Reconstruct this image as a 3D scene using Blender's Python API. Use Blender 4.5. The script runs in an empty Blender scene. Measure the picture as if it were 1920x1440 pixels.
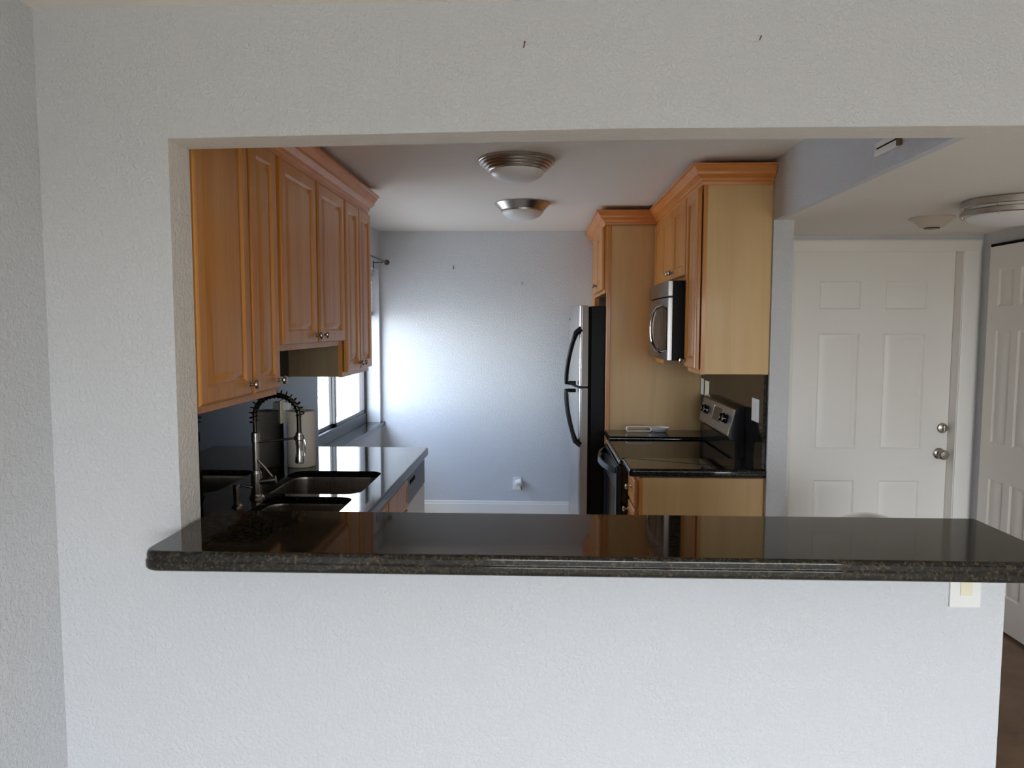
import bpy, bmesh, math, random
from mathutils import Vector, Matrix
random.seed(7)
scn = bpy.context.scene
COL = scn.collection
PI = math.pi

# ------------------------------------------------------------------ mesh helpers
class MB:
    """collects shapes into one bmesh"""
    def __init__(self): self.bm = bmesh.new()
    def box(self, x0, x1, y0, y1, z0, z1, bev=0.0, seg=2):
        r = bmesh.ops.create_cube(self.bm, size=1.0)
        vs = r['verts']
        for v in vs:
            v.co = Vector((x0 + (v.co.x + .5) * (x1 - x0), y0 + (v.co.y + .5) * (y1 - y0), z0 + (v.co.z + .5) * (z1 - z0)))
        if bev > 0:
            es = list({e for v in vs for e in v.link_edges})
            bmesh.ops.bevel(self.bm, geom=es, offset=bev, segments=seg, profile=.5, affect='EDGES')
        return self
    def loops(self, loops, cap0=True, cap1=True, closed=True):
        """bridges successive loops of points"""
        rows = [[self.bm.verts.new(p) for p in lp] for lp in loops]
        n = len(rows[0])
        for a, b in zip(rows[:-1], rows[1:]):
            for i in range(n if closed else n - 1):
                j = (i + 1) % n
                self.bm.faces.new((a[i], a[j], b[j], b[i]))
        if cap0: self.bm.faces.new(rows[0])
        if cap1: self.bm.faces.new(rows[-1])
        return self
    def lathe(self, prof, o, axis=(0, 0, 1), n=32, cap0=True, cap1=True, ref=None):
        a = Vector(axis).normalized(); o = Vector(o)
        u = a.orthogonal().normalized() if ref is None else Vector(ref); v = a.cross(u)
        lps = [[o + a * h + (u * math.cos(2 * PI * i / n) + v * math.sin(2 * PI * i / n)) * max(r, 1e-4) for i in range(n)] for r, h in prof]
        return self.loops(lps, cap0, cap1)
    def tube(self, path, r, n=10, caps=True, cyclic=False):
        P = [Vector(p) for p in path]
        m = len(P)
        T = []
        for i in range(m):
            if cyclic: t = P[(i + 1) % m] - P[i - 1]
            else: t = P[min(i + 1, m - 1)] - P[max(i - 1, 0)]
            T.append(t.normalized())
        u = T[0].orthogonal().normalized()
        lps = []
        for i in range(m):
            u = (u - T[i] * u.dot(T[i])).normalized(); w = T[i].cross(u)
            rr = r[i] if isinstance(r, (list, tuple)) else r
            lps.append([P[i] + (u * math.cos(2 * PI * k / n) + w * math.sin(2 * PI * k / n)) * rr for k in range(n)])
        if cyclic: lps.append(lps[0]); 
        return self.loops(lps, caps and not cyclic, caps and not cyclic)
    def sphere(self, c, r, sub=2, sc=(1, 1, 1)):
        q = bmesh.ops.create_icosphere(self.bm, subdivisions=sub, radius=r)
        for v in q['verts']: v.co = Vector((v.co.x * sc[0], v.co.y * sc[1], v.co.z * sc[2])) + Vector(c)
        return self
    def plate(self, outline, holes, T, w0, w1):
        """flat outline with holes, mapped by T(u, v, w), given thickness w0..w1"""
        bm = self.bm
        tops = []
        edges = []
        for lp in [outline] + holes:
            vs = [bm.verts.new(T(u, v, w1)) for u, v in lp]
            es = [bm.edges.new((vs[i], vs[(i + 1) % len(vs)])) for i in range(len(vs))]
            tops.append(vs); edges += es
        if holes:
            r = bmesh.ops.triangle_fill(bm, use_beauty=True, use_dissolve=False, edges=edges)
            fs = [g for g in r['geom'] if isinstance(g, bmesh.types.BMFace)]
        else:
            fs = [bm.faces.new(tops[0])]
        if w0 is None: return self
        m = {}
        for lp, vs in zip([outline] + holes, tops):
            bs = [bm.verts.new(T(u, v, w0)) for u, v in lp]
            for a, b in zip(vs, bs): m[a] = b
            for i in range(len(vs)):
                j = (i + 1) % len(vs)
                bm.faces.new((vs[i], vs[j], bs[j], bs[i]))
        for f in fs: bm.faces.new([m[v] for v in reversed(f.verts)])
        return self
    def panel(self, u0, u1, v0, v1, T, rings, cap0=True):
        lps = []
        for d, w in rings:
            lps.append([T(u0 + d, v0 + d, w), T(u1 - d, v0 + d, w), T(u1 - d, v1 - d, w), T(u0 + d, v1 - d, w)])
        return self.loops(lps, cap0, True)

ORIG = {}
def obj(name, mb, mat, parent=None, smooth=35, label=None):
    """links what mb holds as ONE mesh object; mb is in room coordinates"""
    bm = mb.bm
    bmesh.ops.remove_doubles(bm, verts=bm.verts, dist=1e-5)
    bmesh.ops.recalc_face_normals(bm, faces=bm.faces)
    o0 = ORIG[parent.name] if parent else None
    if o0 is None:
        bb = [v.co for v in bm.verts]
        o0 = Vector(((min(p.x for p in bb) + max(p.x for p in bb)) / 2, (min(p.y for p in bb) + max(p.y for p in bb)) / 2, min(p.z for p in bb)))
    for v in bm.verts: v.co -= o0
    me = bpy.data.meshes.new(name)
    bm.to_mesh(me); bm.free()
    o = bpy.data.objects.new(name, me); COL.objects.link(o)
    me.materials.append(mat)
    if smooth:
        me.shade_smooth(); me.set_sharp_from_angle(angle=math.radians(smooth))
        wn = o.modifiers.new('weighted_normal', 'WEIGHTED_NORMAL'); wn.keep_sharp = True; wn.weight = 80
    if parent: o.parent = parent
    else: o.location = o0
    ORIG[o.name] = o0
    if label: o['label'] = label
    return o
def tag(o, label, cat, group=None):
    o['label'] = label; o['category'] = cat
    if group: o['group'] = group
    return o
def thing(name, label, cat, loc, group=None):
    o = bpy.data.objects.new(name, None); COL.objects.link(o); o.location = loc; o.empty_display_size = .1
    ORIG[o.name] = Vector(loc)
    return tag(o, label, cat, group)
def struct(name, mb, mat, parent=None, smooth=30):
    o = obj(name, mb, mat, parent, smooth)
    if not parent: o['kind'] = 'structure'
    return o
def struct_root(name, loc, label, cat):
    o = thing(name, label, cat, loc); o['kind'] = 'structure'; return o

def rrect(x0, x1, y0, y1, r, n=6):
    """rounded rectangle; r one radius or four (x0y0, x1y0, x1y1, x0y1)"""
    rs = r if isinstance(r, (list, tuple)) else [r] * 4
    P = []
    for (cx, cy, a0), q in zip(((x0, y0, PI), (x1, y0, 1.5 * PI), (x1, y1, 0), (x0, y1, .5 * PI)), rs):
        sx = 1 if cx == x0 else -1; sy = 1 if cy == y0 else -1
        for i in range(n + 1):
            a = a0 + .5 * PI * i / n
            P.append((cx + sx * q + q * math.cos(a), cy + sy * q + q * math.sin(a)))
    return P
def inset(poly, d):
    """moves each edge of a counter-clockwise outline inwards by d"""
    n = len(poly); out = []
    for i in range(n):
        a, b, c = Vector(poly[i - 1]), Vector(poly[i]), Vector(poly[(i + 1) % n])
        e1 = (b - a); e2 = (c - b)
        if e1.length < 1e-7 or e2.length < 1e-7: e1 = e1 if e1.length > e2.length else e2; e2 = e1
        e1 = e1.normalized(); e2 = e2.normalized()
        n1 = Vector((-e1.y, e1.x)); n2 = Vector((-e2.y, e2.x))
        m = (n1 + n2).normalized(); k = d / max(.3, m.dot(n1))
        out.append((b.x + m.x * k, b.y + m.y * k))
    return out
def clean(poly):
    out = []
    for p in poly:
        if not out or (Vector(p) - Vector(out[-1])).length > 1e-5: out.append(p)
    if (Vector(out[0]) - Vector(out[-1])).length < 1e-5: out.pop()
    return out
def sweep(mb, path, prof):
    """moulding: profile [(outwards, z)] along an xy polyline, mitred; outwards is to the right of travel"""
    P = [Vector(p) for p in path]; lps = []
    for i, p in enumerate(P):
        d1 = (P[i] - P[i - 1]).normalized() if i else (P[1] - P[0]).normalized()
        d2 = (P[i + 1] - P[i]).normalized() if i < len(P) - 1 else d1
        n1 = Vector((d1.y, -d1.x)); n2 = Vector((d2.y, -d2.x))
        m = (n1 + n2).normalized(); k = 1 / m.dot(n1)
        lps.append([Vector((p.x + m.x * k * o, p.y + m.y * k * o, z)) for o, z in prof])
    return mb.loops(lps, True, True)

# ------------------------------------------------------------------ materials
def mat(name, col=(.8, .8, .8), rough=.5, metal=0.0, spec=.5, coat=0.0):
    m = bpy.data.materials.new(name); m.use_nodes = True
    b = m.node_tree.nodes['Principled BSDF']
    b.inputs['Base Color'].default_value = (*col, 1); b.inputs['Roughness'].default_value = rough
    b.inputs['Metallic'].default_value = metal; b.inputs['Specular IOR Level'].default_value = spec
    b.inputs['Coat Weight'].default_value = coat; b.inputs['Coat Roughness'].default_value = .1
    return m
def N(m, t, **kw):
    n = m.node_tree.nodes.new(t)
    for k, v in kw.items(): setattr(n, k, v)
    return n
def L(m, a, b): m.node_tree.links.new(a, b)
def bsdf(m): return m.node_tree.nodes['Principled BSDF']
def coords(m, scale=(1, 1, 1), kind='Object'):
    tc = N(m, 'ShaderNodeTexCoord'); mp = N(m, 'ShaderNodeMapping')
    mp.inputs['Scale'].default_value = scale
    L(m, tc.outputs[kind], mp.inputs['Vector']); return mp.outputs['Vector']
def noise(m, vec, scale, detail=3, rough=.55, dist=0):
    n = N(m, 'ShaderNodeTexNoise'); n.inputs['Scale'].default_value = scale; n.inputs['Detail'].default_value = detail
    n.inputs['Roughness'].default_value = rough; n.inputs['Distortion'].default_value = dist
    L(m, vec, n.inputs['Vector']); return n
def ramp(m, fac, stops):
    r = N(m, 'ShaderNodeValToRGB'); el = r.color_ramp.elements
    while len(el) < len(stops): el.new(.5)
    for e, (p, c) in zip(el, stops): e.position = p; e.color = (*c, 1)
    L(m, fac, r.inputs['Fac']); return r
def bump(m, h, strength, dist):
    b = N(m, 'ShaderNodeBump'); b.inputs['Strength'].default_value = strength; b.inputs['Distance'].default_value = dist
    L(m, h, b.inputs['Height']); L(m, b.outputs['Normal'], bsdf(m).inputs['Normal']); return b

def paint(name, col, bscale=85, bstr=.38, rough=.62):
    m = mat(name, col, rough, spec=.3)
    v = coords(m)
    n1 = noise(m, v, bscale, 4, .6, .3)
    r = ramp(m, n1.outputs['Fac'], [(.41, (0, 0, 0)), (.60, (1, 1, 1))])
    bump(m, r.outputs['Color'], bstr, .0042)
    return m
M = {}
M['wall'] = paint('pale_blue_wall_paint', (.65, .655, .672), 85, .5)
M['nook'] = paint('pale_blue_kitchen_paint', (.62, .645, .68), 80, .4)
M['ceil'] = paint('ceiling_paint', (.83, .775, .71), 120, .25, .8)
M['trim'] = mat('white_trim_paint', (.86, .83, .785), .38)
M['door'] = mat('white_door_paint', (.87, .835, .79), .4)
M['plastic'] = mat('white_plastic', (.80, .79, .76), .35)
M['cream'] = mat('cream_plastic', (.80, .73, .55), .35)
M['beige'] = mat('aged_beige_plastic', (.62, .52, .43), .45)

def wood(name, c0, c1, c2, rough=.36, sx=26, sz=1.6, coat=.18):
    m = mat(name, c1, rough, spec=.4, coat=coat)
    v = coords(m, (sx, sx, sz))
    n1 = noise(m, v, 1.0, 5, .6, .8)
    v2 = coords(m, (3.5, 3.5, .5)); n2 = noise(m, v2, 1.0, 2, .5)
    mx = N(m, 'ShaderNodeMix', data_type='FLOAT'); mx.inputs[0].default_value = .45
    L(m, n1.outputs['Fac'], mx.inputs[2]); L(m, n2.outputs['Fac'], mx.inputs[3])
    r = ramp(m, mx.outputs[0], [(.32, c0), (.5, c1), (.68, c2)])
    L(m, r.outputs['Color'], bsdf(m).inputs['Base Color'])
    bump(m, n1.outputs['Fac'], .06, .001)
    return m
M['maple'] = wood('honey_maple', (.46, .165, .032), (.57, .235, .050), (.63, .29, .072))
M['crown'] = wood('red_maple_crown', (.58, .19, .04), (.68, .25, .058), (.74, .30, .08), sx=4, sz=30)
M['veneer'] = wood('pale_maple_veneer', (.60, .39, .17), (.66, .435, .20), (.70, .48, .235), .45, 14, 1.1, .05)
M['veneer_dark'] = wood('dark_maple_carcass', (.20, .135, .07), (.25, .17, .09), (.29, .20, .11), .5, 14, 1.1, .0)  # darker maple tone for the left wall cabinet bodies
M['floorwood'] = wood('brown_laminate', (.11, .055, .025), (.16, .085, .04), (.21, .12, .06), .35, 9, 9)

def granite(name, base, s1, s2, rough=.055, sc=1.0):
    m = mat(name, base, rough, spec=.48 if name[0] == 'd' else .38)
    v = coords(m)
    a = noise(m, v, 135 * sc, 4, .65, .4); b = noise(m, v, 60 * sc, 3, .6)
    r = ramp(m, a.outputs['Fac'], [(.30, (.004, .004, .004)), (.47, base), (.60, s1), (.74, s2)])
    q = ramp(m, b.outputs['Fac'], [(.38, (.25, .25, .25)), (.62, (1, 1, 1))])
    mx = N(m, 'ShaderNodeMix', data_type='RGBA', blend_type='MULTIPLY'); mx.inputs[0].default_value = 1
    L(m, r.outputs['Color'], mx.inputs[6]); L(m, q.outputs['Color'], mx.inputs[7])
    L(m, mx.outputs[2], bsdf(m).inputs['Base Color'])
    return m
M['granite'] = granite('dark_green_granite', (.013, .011, .008), (.055, .042, .022), (.16, .09, .04))
M['granite_k'] = granite('black_green_granite', (.010, .009, .008), (.026, .023, .017), (.06, .045, .03))
M['nickel'] = mat('brushed_nickel', (.46, .42, .38), .26, 1.0)
M['steel'] = mat('stainless_steel', (.52, .50, .48), .3, 1.0)
def brushed(m, sc):
    v = coords(m, sc); n = noise(m, v, 1.0, 3, .6)
    mr = N(m, 'ShaderNodeMapRange'); mr.inputs[3].default_value = .2; mr.inputs[4].default_value = .4
    L(m, n.outputs['Fac'], mr.inputs[0]); L(m, mr.outputs[0], bsdf(m).inputs['Roughness'])
brushed(M['steel'], (300, 300, 4))
M['sinksteel'] = mat('sink_steel', (.40, .37, .33), .24, 1.0); brushed(M['sinksteel'], (160, 160, 6))
M['chrome'] = mat('polished_chrome', (.7, .68, .66), .08, 1.0)
M['dkmetal'] = mat('dark_gunmetal', (.10, .085, .07), .3, 1.0)
M['brownmetal'] = mat('bronzed_nickel', (.06, .05, .036), .3, 1.0)
M['steel_dark'] = mat('dark_stainless', (.17, .16, .15), .22, 1.0)
M['steel_mid'] = mat('grey_stainless', (.28, .28, .29), .3, 1.0)
M['steel_edge'] = mat('steel_edge_trim', (.36, .345, .34), .32, 1.0)
M['greypaint'] = mat('grey_door_edge', (.30, .275, .25), .45)
M['blacksatin'] = mat('black_satin_plastic', (.006, .006, .006), .42, spec=.2)
M['greyplastic'] = mat('dark_grey_plastic', (.13, .135, .15), .4)
M['black'] = mat('black_enamel', (.006, .006, .007), .16)
M['blackmat'] = mat('black_textured_panel', (.004, .004, .0045), .42, spec=.12)
M['blackglass'] = mat('black_ceramic_glass', (.004, .004, .004), .06, spec=.5)
bsdf(M['blackglass']).inputs['IOR'].default_value = 1.2
M['gap'] = mat('dark_recess', (.01, .008, .006), .9, spec=.1)
M['frost'] = mat('frosted_glass', (.78, .76, .74), .35, spec=.5)
M['towel'] = paint('paper_towel', (.74, .66, .55), 140, .3, .95)
M['card'] = mat('cardboard', (.42, .30, .19), .9)
M['brown'] = mat('brown_rust', (.16, .09, .04), .7)
M['alu'] = mat('bronze_aluminium', (.09, .088, .09), .4, .6)
M['lcd'] = mat('oven_display', (.022, .02, .018), .3)
M['ovenglass'] = mat('oven_window', (.010, .012, .015), .08, spec=.6)
M['mwglass'] = mat('microwave_window', (.05, .045, .04), .15)
M['tile'] = paint('beige_floor_tile', (.68, .60, .50), 30, .1, .4)
M['carpet'] = paint('pale_carpet', (.74, .66, .55), 300, .4, .95)
M['leaf'] = mat('leaves', (.20, .26, .15), .6)  # green paled so the wash of daylight is in the leaf colour
M['bark'] = mat('bark', (.20, .14, .09), .8)
M['concrete'] = paint('pale_concrete', (.75, .74, .72), 20, .2, .9)

def pane(name, tint=(.94, .97, .98)):
    m = bpy.data.materials.new(name); m.use_nodes = True; nt = m.node_tree
    nt.nodes.remove(nt.nodes['Principled BSDF']); out = nt.nodes['Material Output']
    t = N(m, 'ShaderNodeBsdfTransparent'); t.inputs[0].default_value = (*tint, 1)
    g = N(m, 'ShaderNodeBsdfGlossy'); g.inputs['Roughness'].default_value = .02
    fr = N(m, 'ShaderNodeFresnel'); fr.inputs[0].default_value = 1.45
    mx = N(m, 'ShaderNodeMixShader'); ge = N(m, 'ShaderNodeNewGeometry')
    ff = N(m, 'ShaderNodeMath', operation='SUBTRACT'); ff.inputs[0].default_value = 1; L(m, ge.outputs['Backfacing'], ff.inputs[1])
    fm = N(m, 'ShaderNodeMath', operation='MULTIPLY'); L(m, fr.outputs[0], fm.inputs[0]); L(m, ff.outputs[0], fm.inputs[1])
    L(m, fm.outputs[0], mx.inputs[0]); L(m, t.outputs[0], mx.inputs[1]); L(m, g.outputs[0], mx.inputs[2])
    L(m, mx.outputs[0], out.inputs[0]); return m
M['pane'] = pane('window_glass')
def fabric():
    m = bpy.data.materials.new('shade_fabric'); m.use_nodes = True; nt = m.node_tree
    nt.nodes.remove(nt.nodes['Principled BSDF']); out = nt.nodes['Material Output']
    d = N(m, 'ShaderNodeBsdfDiffuse'); d.inputs[0].default_value = (.72, .66, .63, 1)
    t = N(m, 'ShaderNodeBsdfTranslucent'); t.inputs[0].default_value = (.74, .68, .66, 1)
    mx = N(m, 'ShaderNodeMixShader'); mx.inputs[0].default_value = .3
    L(m, d.outputs[0], mx.inputs[1]); L(m, t.outputs[0], mx.inputs[2]); L(m, mx.outputs[0], out.inputs[0]); return m
M['shade'] = fabric()
M['shaderail'] = mat('shade_bottom_rail', (.42, .37, .36), .6)

# ------------------------------------------------------------------ room dimensions (metres; x right, y away from camera, z up)
FW0, FW1 = 1.985, 2.105          # pass-through wall
LX = -1.354                     # living-room left wall
KX = -1.375                     # kitchen left wall
SX = -1.324                     # furred-out wall face behind the sink; granite on it
SF = -1.300                     # polished granite face
KR = 1.142                      # kitchen right wall
BY = 6.35                       # kitchen back wall
HX, HY = 2.505, 4.30            # hall right wall, front-door wall
RY = -3.4                       # living-room rear wall
GX0, GX1, GZ = -.5, 2.85, 2.08
EX = 4.6                        # living-room side wall, outside the frame
HE = 3.17                                      # the hall's right wall ends here
CL = 2.474                      # living-room ceiling
CZ, HZ = 2.44, 2.15             # ceilings
YZ = lambda x0, s=1: (lambda u, v, w: Vector((x0 + s * w, u, v)))
XZ = lambda y0, s=1: (lambda u, v, w: Vector((u, y0 + s * w, v)))
XY = lambda u, v, w: Vector((u, v, w))
def rect(a, b, c, d): return [(a, c), (b, c), (b, d), (a, d)]

# floor, ceilings, walls
struct('floor', MB().plate([(KR + .05, 2.06), (KR + .05, BY + .2), (-1.6, BY + .2), (-1.6, 2.06)][::-1], [], XY, -.1, 0), M['tile'])
struct('floor_hall', MB().box(KR + .05, 2.7, 2.06, BY + .2, -.1, 0), M['floorwood'])
struct('floor_living', MB().plate([(-1.6, RY - .2), (EX + .2, RY - .2), (EX + .2, HE + .1), (2.7, HE + .1), (2.7, 2.06), (-1.6, 2.06)], [], XY, -.1, 0), M['carpet'])
struct('ceiling', MB().box(-1.6, EX + .2, FW1 - .02, BY + .2, CZ, CZ + .1), M['ceil'])
struct('ceiling_living', MB().box(-1.6, EX + .2, RY - .2, FW1 - .021, CL, CL + .1), M['ceil'])
struct('ceiling_hall', MB().box(KR + .0302, HX, FW1 + .0002, HY, HZ, HZ + .02), M['ceil'])
front = [(LX, 0), (1.261, 0), (1.261, 1.019), (-.998, 1.019), (-.998, 2.131), (.2, HZ - .002), (EX, HZ - .004), (EX, CL), (LX, CL)]
wf = M['wall'].copy(); wf.name = 'pale_blue_wall_paint_patched'
# pale scuffed filler patches on the underside of the opening
g = N(wf, 'ShaderNodeNewGeometry'); sp = N(wf, 'ShaderNodeSeparateXYZ'); L(wf, g.outputs['Normal'], sp.inputs[0])
ab = N(wf, 'ShaderNodeMath', operation='ABSOLUTE'); L(wf, sp.outputs[1], ab.inputs[0])
lt = N(wf, 'ShaderNodeMath', operation='LESS_THAN'); L(wf, ab.outputs[0], lt.inputs[0]); lt.inputs[1].default_value = .5
pn = noise(wf, coords(wf, (14, 60, 10)), 1.0, 5, .65, .5); pr = ramp(wf, pn.outputs['Fac'], [(.60, (.83, .775, .71)), (.66, (.86, .84, .80))])
mxw = N(wf, 'ShaderNodeMix', data_type='RGBA'); L(wf, lt.outputs[0], mxw.inputs[0]); mxw.inputs[6].default_value = (.65, .655, .672, 1)
L(wf, pr.outputs['Color'], mxw.inputs[7]); L(wf, mxw.outputs[2], bsdf(wf).inputs['Base Color'])
struct('wall_front', MB().plate(front, [], XZ(FW0), 0, FW1 - FW0), wf)
struct('wall_left', MB().box(LX - .15, LX, RY, FW0, 0, CL), M['wall'])
WY0, WY1, WZ0, WZ1 = 4.36, 6.30, .80, 2.11     # kitchen window opening
struct('wall_kitchen_left', MB().plate(rect(FW1, BY, 0, CZ), [rect(WY0, WY1, WZ0, WZ1)], YZ(KX, -1), 0, .2), M['nook'])
struct('wall_sink', MB().box(KX + .0005, SX, FW1, 4.34, 0, CZ), M['nook'])
struct('wall_back', MB().box(KX - .2, HX, BY, BY + .15, 0, CZ), M['nook'])
struct('wall_kitchen_right', MB().box(KR, KR + .098, 3.685, BY, 0, CZ), M['wall'])
struct('wall_soffit', MB().box(KR, KR + .03, FW1 + .0002, 3.6848, HZ - .0005, CZ), M['wall'])
struct('wall_hall_back', MB().plate([(KR + .098, 0), (1.455, 0), (1.455, 2.08), (2.415, 2.08), (2.415, 0), (HX, 0), (HX, CZ), (KR + .098, CZ)], [], XZ(HY), 0, .14), M['wall'])
struct('wall_right', MB().box(HX, HX + .12, HE, HY + .14, 0, CZ), M['wall'])
struct('wall_side', MB().box(EX, EX + .14, RY, HE, 0, CL), M['wall'])
struct('wall_closet_end', MB().box(HX + .121, EX, HE, HE + .12, 0, CZ), M['wall'])
EX = 4.6                        # living-room side wall, outside the frame
HE = 3.17                                      # the hall's right wall ends here                # living-room glass door opening, behind the camera
struct('wall_rear', MB().plate([(LX, 0), (GX0, 0), (GX0, GZ), (GX1, GZ), (GX1, 0), (EX, 0), (EX, CL), (LX, CL)], [], XZ(RY, -1), 0, .14), M['wall'])
base_prof = [(0, 0), (.014, 0), (.014, .078), (.010, .084), (.010, .094), (.006, .104), (0, .106)]
struct('baseboard_back', sweep(MB(), [(KX, BY), (.45, BY)], base_prof), M['trim'])
struct('baseboard_left', sweep(MB(), [(KX, 4.33), (KX, BY - .015)], base_prof), M['trim'])
# shallow drywall band along the bottom of the soffit
struct('trim_1', MB().box(KR - .003, KR - .0001, FW1 + .0002, 2.66, HZ - .0005, HZ + .024), M['wall'])

# ------------------------------------------------------------------ kitchen window with granite sill and shade
w = struct_root('window_1', (-1.5, 5.33, WZ0), 'bright aluminium slider window over a granite sill beside the breakfast nook', 'window')
GXW = -1.52
f = MB()
for a, b, c, d in ((WY0, WY1, WZ0, WZ0 + .085), (WY0, WY1, WZ1 - .045, WZ1), (WY0, WY0 + .04, WZ0, WZ1), (WY1 - .03, WY1, WZ0, WZ1)):
    f.box(GXW - .03, GXW + .03, a, b, c, d, .003, 1)
obj('window_frame', f, M['alu'], w)
for k, (y0, y1, dx) in enumerate(((WY0 + .04, 5.36, -.012), (5.33, WY1 - .03, .012))):
    s = MB(); z0, z1 = WZ0 + .085, WZ1 - .045
    for a, b, c, d in ((y0, y1, z0, z0 + .03), (y0, y1, z1 - .03, z1), (y0, y0 + .035, z0, z1), (y1 - .03, y1, z0, z1)):
        s.box(GXW + dx - .011, GXW + dx + .011, a, b, c, d, .002, 1)
    so = obj('sash', s, M['alu'], w)
    obj('glass_pane', MB().box(GXW + dx - .002, GXW + dx + .002, y0 + .035, y1 - .03, z0 + .03, z1 - .03), M['pane'], so)
sill_out = clean([(-1.49, WY0 + .002), (-1.345, WY0 + .002), (-1.345, BY - .002), (KX + .001, BY - .002), (KX + .001, WY1 - .002), (-1.49, WY1 - .002)])
obj('window_sill', MB().plate(sill_out, [], XY, WZ0 - .028, WZ0 + .002), M['granite_k'], w, label='dark polished granite window sill')
sh = thing('window_shade', 'pale fabric shade drawn partway down the bright kitchen window', 'shade', (-1.445, 5.33, 1.72))
s = MB(); zz = [1.755 + .019 * i for i in range(18)]
pts = [(-1.455 + (.011 if i % 2 else 0), z) for i, z in enumerate(zz)] 
lp = [[Vector((x, y, z)) for x, z in pts] for y in (WY0 + .02, WY1 - .015)]
s.loops(lp, False, False, closed=False)
lp2 = [[Vector((x + .012 * (1 if i % 2 == 0 else -1) , y, z)) for i, (x, z) in enumerate(pts)] for y in (WY0 + .02, WY1 - .015)]
obj('shade_fabric', s, M['shade'], sh, smooth=0)
obj('bottom_rail', MB().box(-1.465, -1.432, WY0 + .018, WY1 - .013, 1.718, 1.757, .004), M['shaderail'], sh)
obj('head_rail', MB().box(-1.475, -1.425, WY0 + .012, WY1 - .008, 2.076, 2.11, .004), M['plastic'], sh)
rod = thing('curtain_rod', 'thin dark curtain rod mounted above the kitchen window', 'curtain rod', (-1.29, 5.3, 2.165))
obj('rod', MB().tube([(-1.29, 4.35, 2.168), (-1.29, 6.2, 2.168)], .008, 12), M['dkmetal'], rod)
obj('finial', MB().lathe([(.006, 0), (.014, .006), (.011, .014), (.02, .026), (.024, .04), (.018, .054), (.006, .062)], (-1.29, 6.2, 2.168), (0, 1, 0), 16), M['dkmetal'], rod)
for y in (4.5, 6.1):
    b = MB().box(KX + .001, KX + .006, y - .012, y + .012, 2.10, 2.17, .002).tube([(KX + .004, y, 2.155), (-1.30, y, 2.155), (-1.29, y, 2.160)], .005, 8)
    obj('bracket', b, M['dkmetal'], rod)

# ------------------------------------------------------------------ cabinets
DOOR = [(0, 0), (0, .013), (.003, .017), (.009, .020), (.052, .020), (.056, .016), (.060, .0115), (.068, .0115), (.096, .0185)]
DRAWER = [(0, 0), (0, .013), (.003, .017), (.009, .020), (.026, .020), (.029, .017), (.034, .017)]
KN = [(.009, 0), (.009, .003), (.005, .006), (.0045, .014), (.008, .018), (.0145, .021), (.016, .025), (.0145, .029), (.008, .032), (.001, .033)]
def add_door(parent, y0, y1, z0, z1, xf, s, knob=None, rings=DOOR, name='door'):
    """s = +1: front faces +x, -1: faces -x; knob = (y, z)"""
    d = obj(name, MB().panel(y0, y1, z0, z1, YZ(xf, s), rings), M['maple'], parent, smooth=20)
    if knob:
        obj('knob', MB().lathe(KN, (xf + s * .0195, knob[0], knob[1]), (s, 0, 0), 20), M['nickel'], d)
    return d
def wall_cab(label, xb, xf, y0, y1, z0, z1, doors, group, s, side=None):
    t = thing('upper_cabinet', label, 'cabinet', ((xb + xf) / 2, (y0 + y1) / 2, z0), group)
    fx = xf - s * .02
    a_, c_ = min(xb, fx), max(xb, fx)
    b = MB().box(a_, c_, y0, y0 + .016, z0 + .002, z1).box(a_, c_, y1 - .016, y1, z0 + .002, z1)
    b.box(a_, c_, y0 + .016, y1 - .016, z0 + .014, z0 + .03).box(a_, c_, y0 + .016, y1 - .016, z1 - .016, z1)
    b.box(xb, xb + s * .008, y0 + .016, y1 - .016, z0 + .03, z1 - .016)
    obj('cabinet_body', b, side or M['veneer'], t)
    fr = MB().plate(rect(y0, y1, z0, z1), [rect(y0 + .038, y1 - .038, z0 + .04, z1 - .05)], YZ(fx, s), 0, .02)
    obj('face_frame', fr, M['maple'], t)
    for a, b_, k in doors: add_door(t, a, b_, z0 + .025, z1 - .02, xf + s * .006, s, k)
    return t
LXF = -1.02
KL = 1.0355
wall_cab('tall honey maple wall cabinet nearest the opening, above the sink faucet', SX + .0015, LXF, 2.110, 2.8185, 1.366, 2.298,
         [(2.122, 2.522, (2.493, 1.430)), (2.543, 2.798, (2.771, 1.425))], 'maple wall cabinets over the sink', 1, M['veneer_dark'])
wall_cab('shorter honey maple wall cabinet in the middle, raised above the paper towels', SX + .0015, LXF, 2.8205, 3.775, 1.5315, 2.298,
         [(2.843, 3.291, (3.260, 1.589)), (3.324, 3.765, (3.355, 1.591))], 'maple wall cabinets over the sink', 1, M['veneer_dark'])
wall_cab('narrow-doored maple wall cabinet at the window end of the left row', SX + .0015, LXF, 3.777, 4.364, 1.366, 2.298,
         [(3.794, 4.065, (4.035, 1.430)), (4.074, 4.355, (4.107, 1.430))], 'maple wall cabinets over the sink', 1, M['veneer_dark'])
CROWN = lambda z, h, o: [(.0012, z), (.006, z), (.010, z + .16 * h), (.016, z + .2 * h), (.018, z + .34 * h), (.030, z + .42 * h), (.3 * o + .02, z + .5 * h),
                         (.62 * o, z + .62 * h), (.82 * o, z + .8 * h), (.86 * o, z + .88 * h), (o, z + .9 * h), (o, z + h), (.0012, z + h)]
c = sweep(MB(), [(LXF, 2.110), (LXF, 4.366), (SX + .004, 4.366)], CROWN(2.284, .116, .064))
tag(obj('crown_molding', c, M['crown'], smooth=25), 'reddish maple crown molding along the left cabinets beside the ceiling', 'molding')

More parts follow.
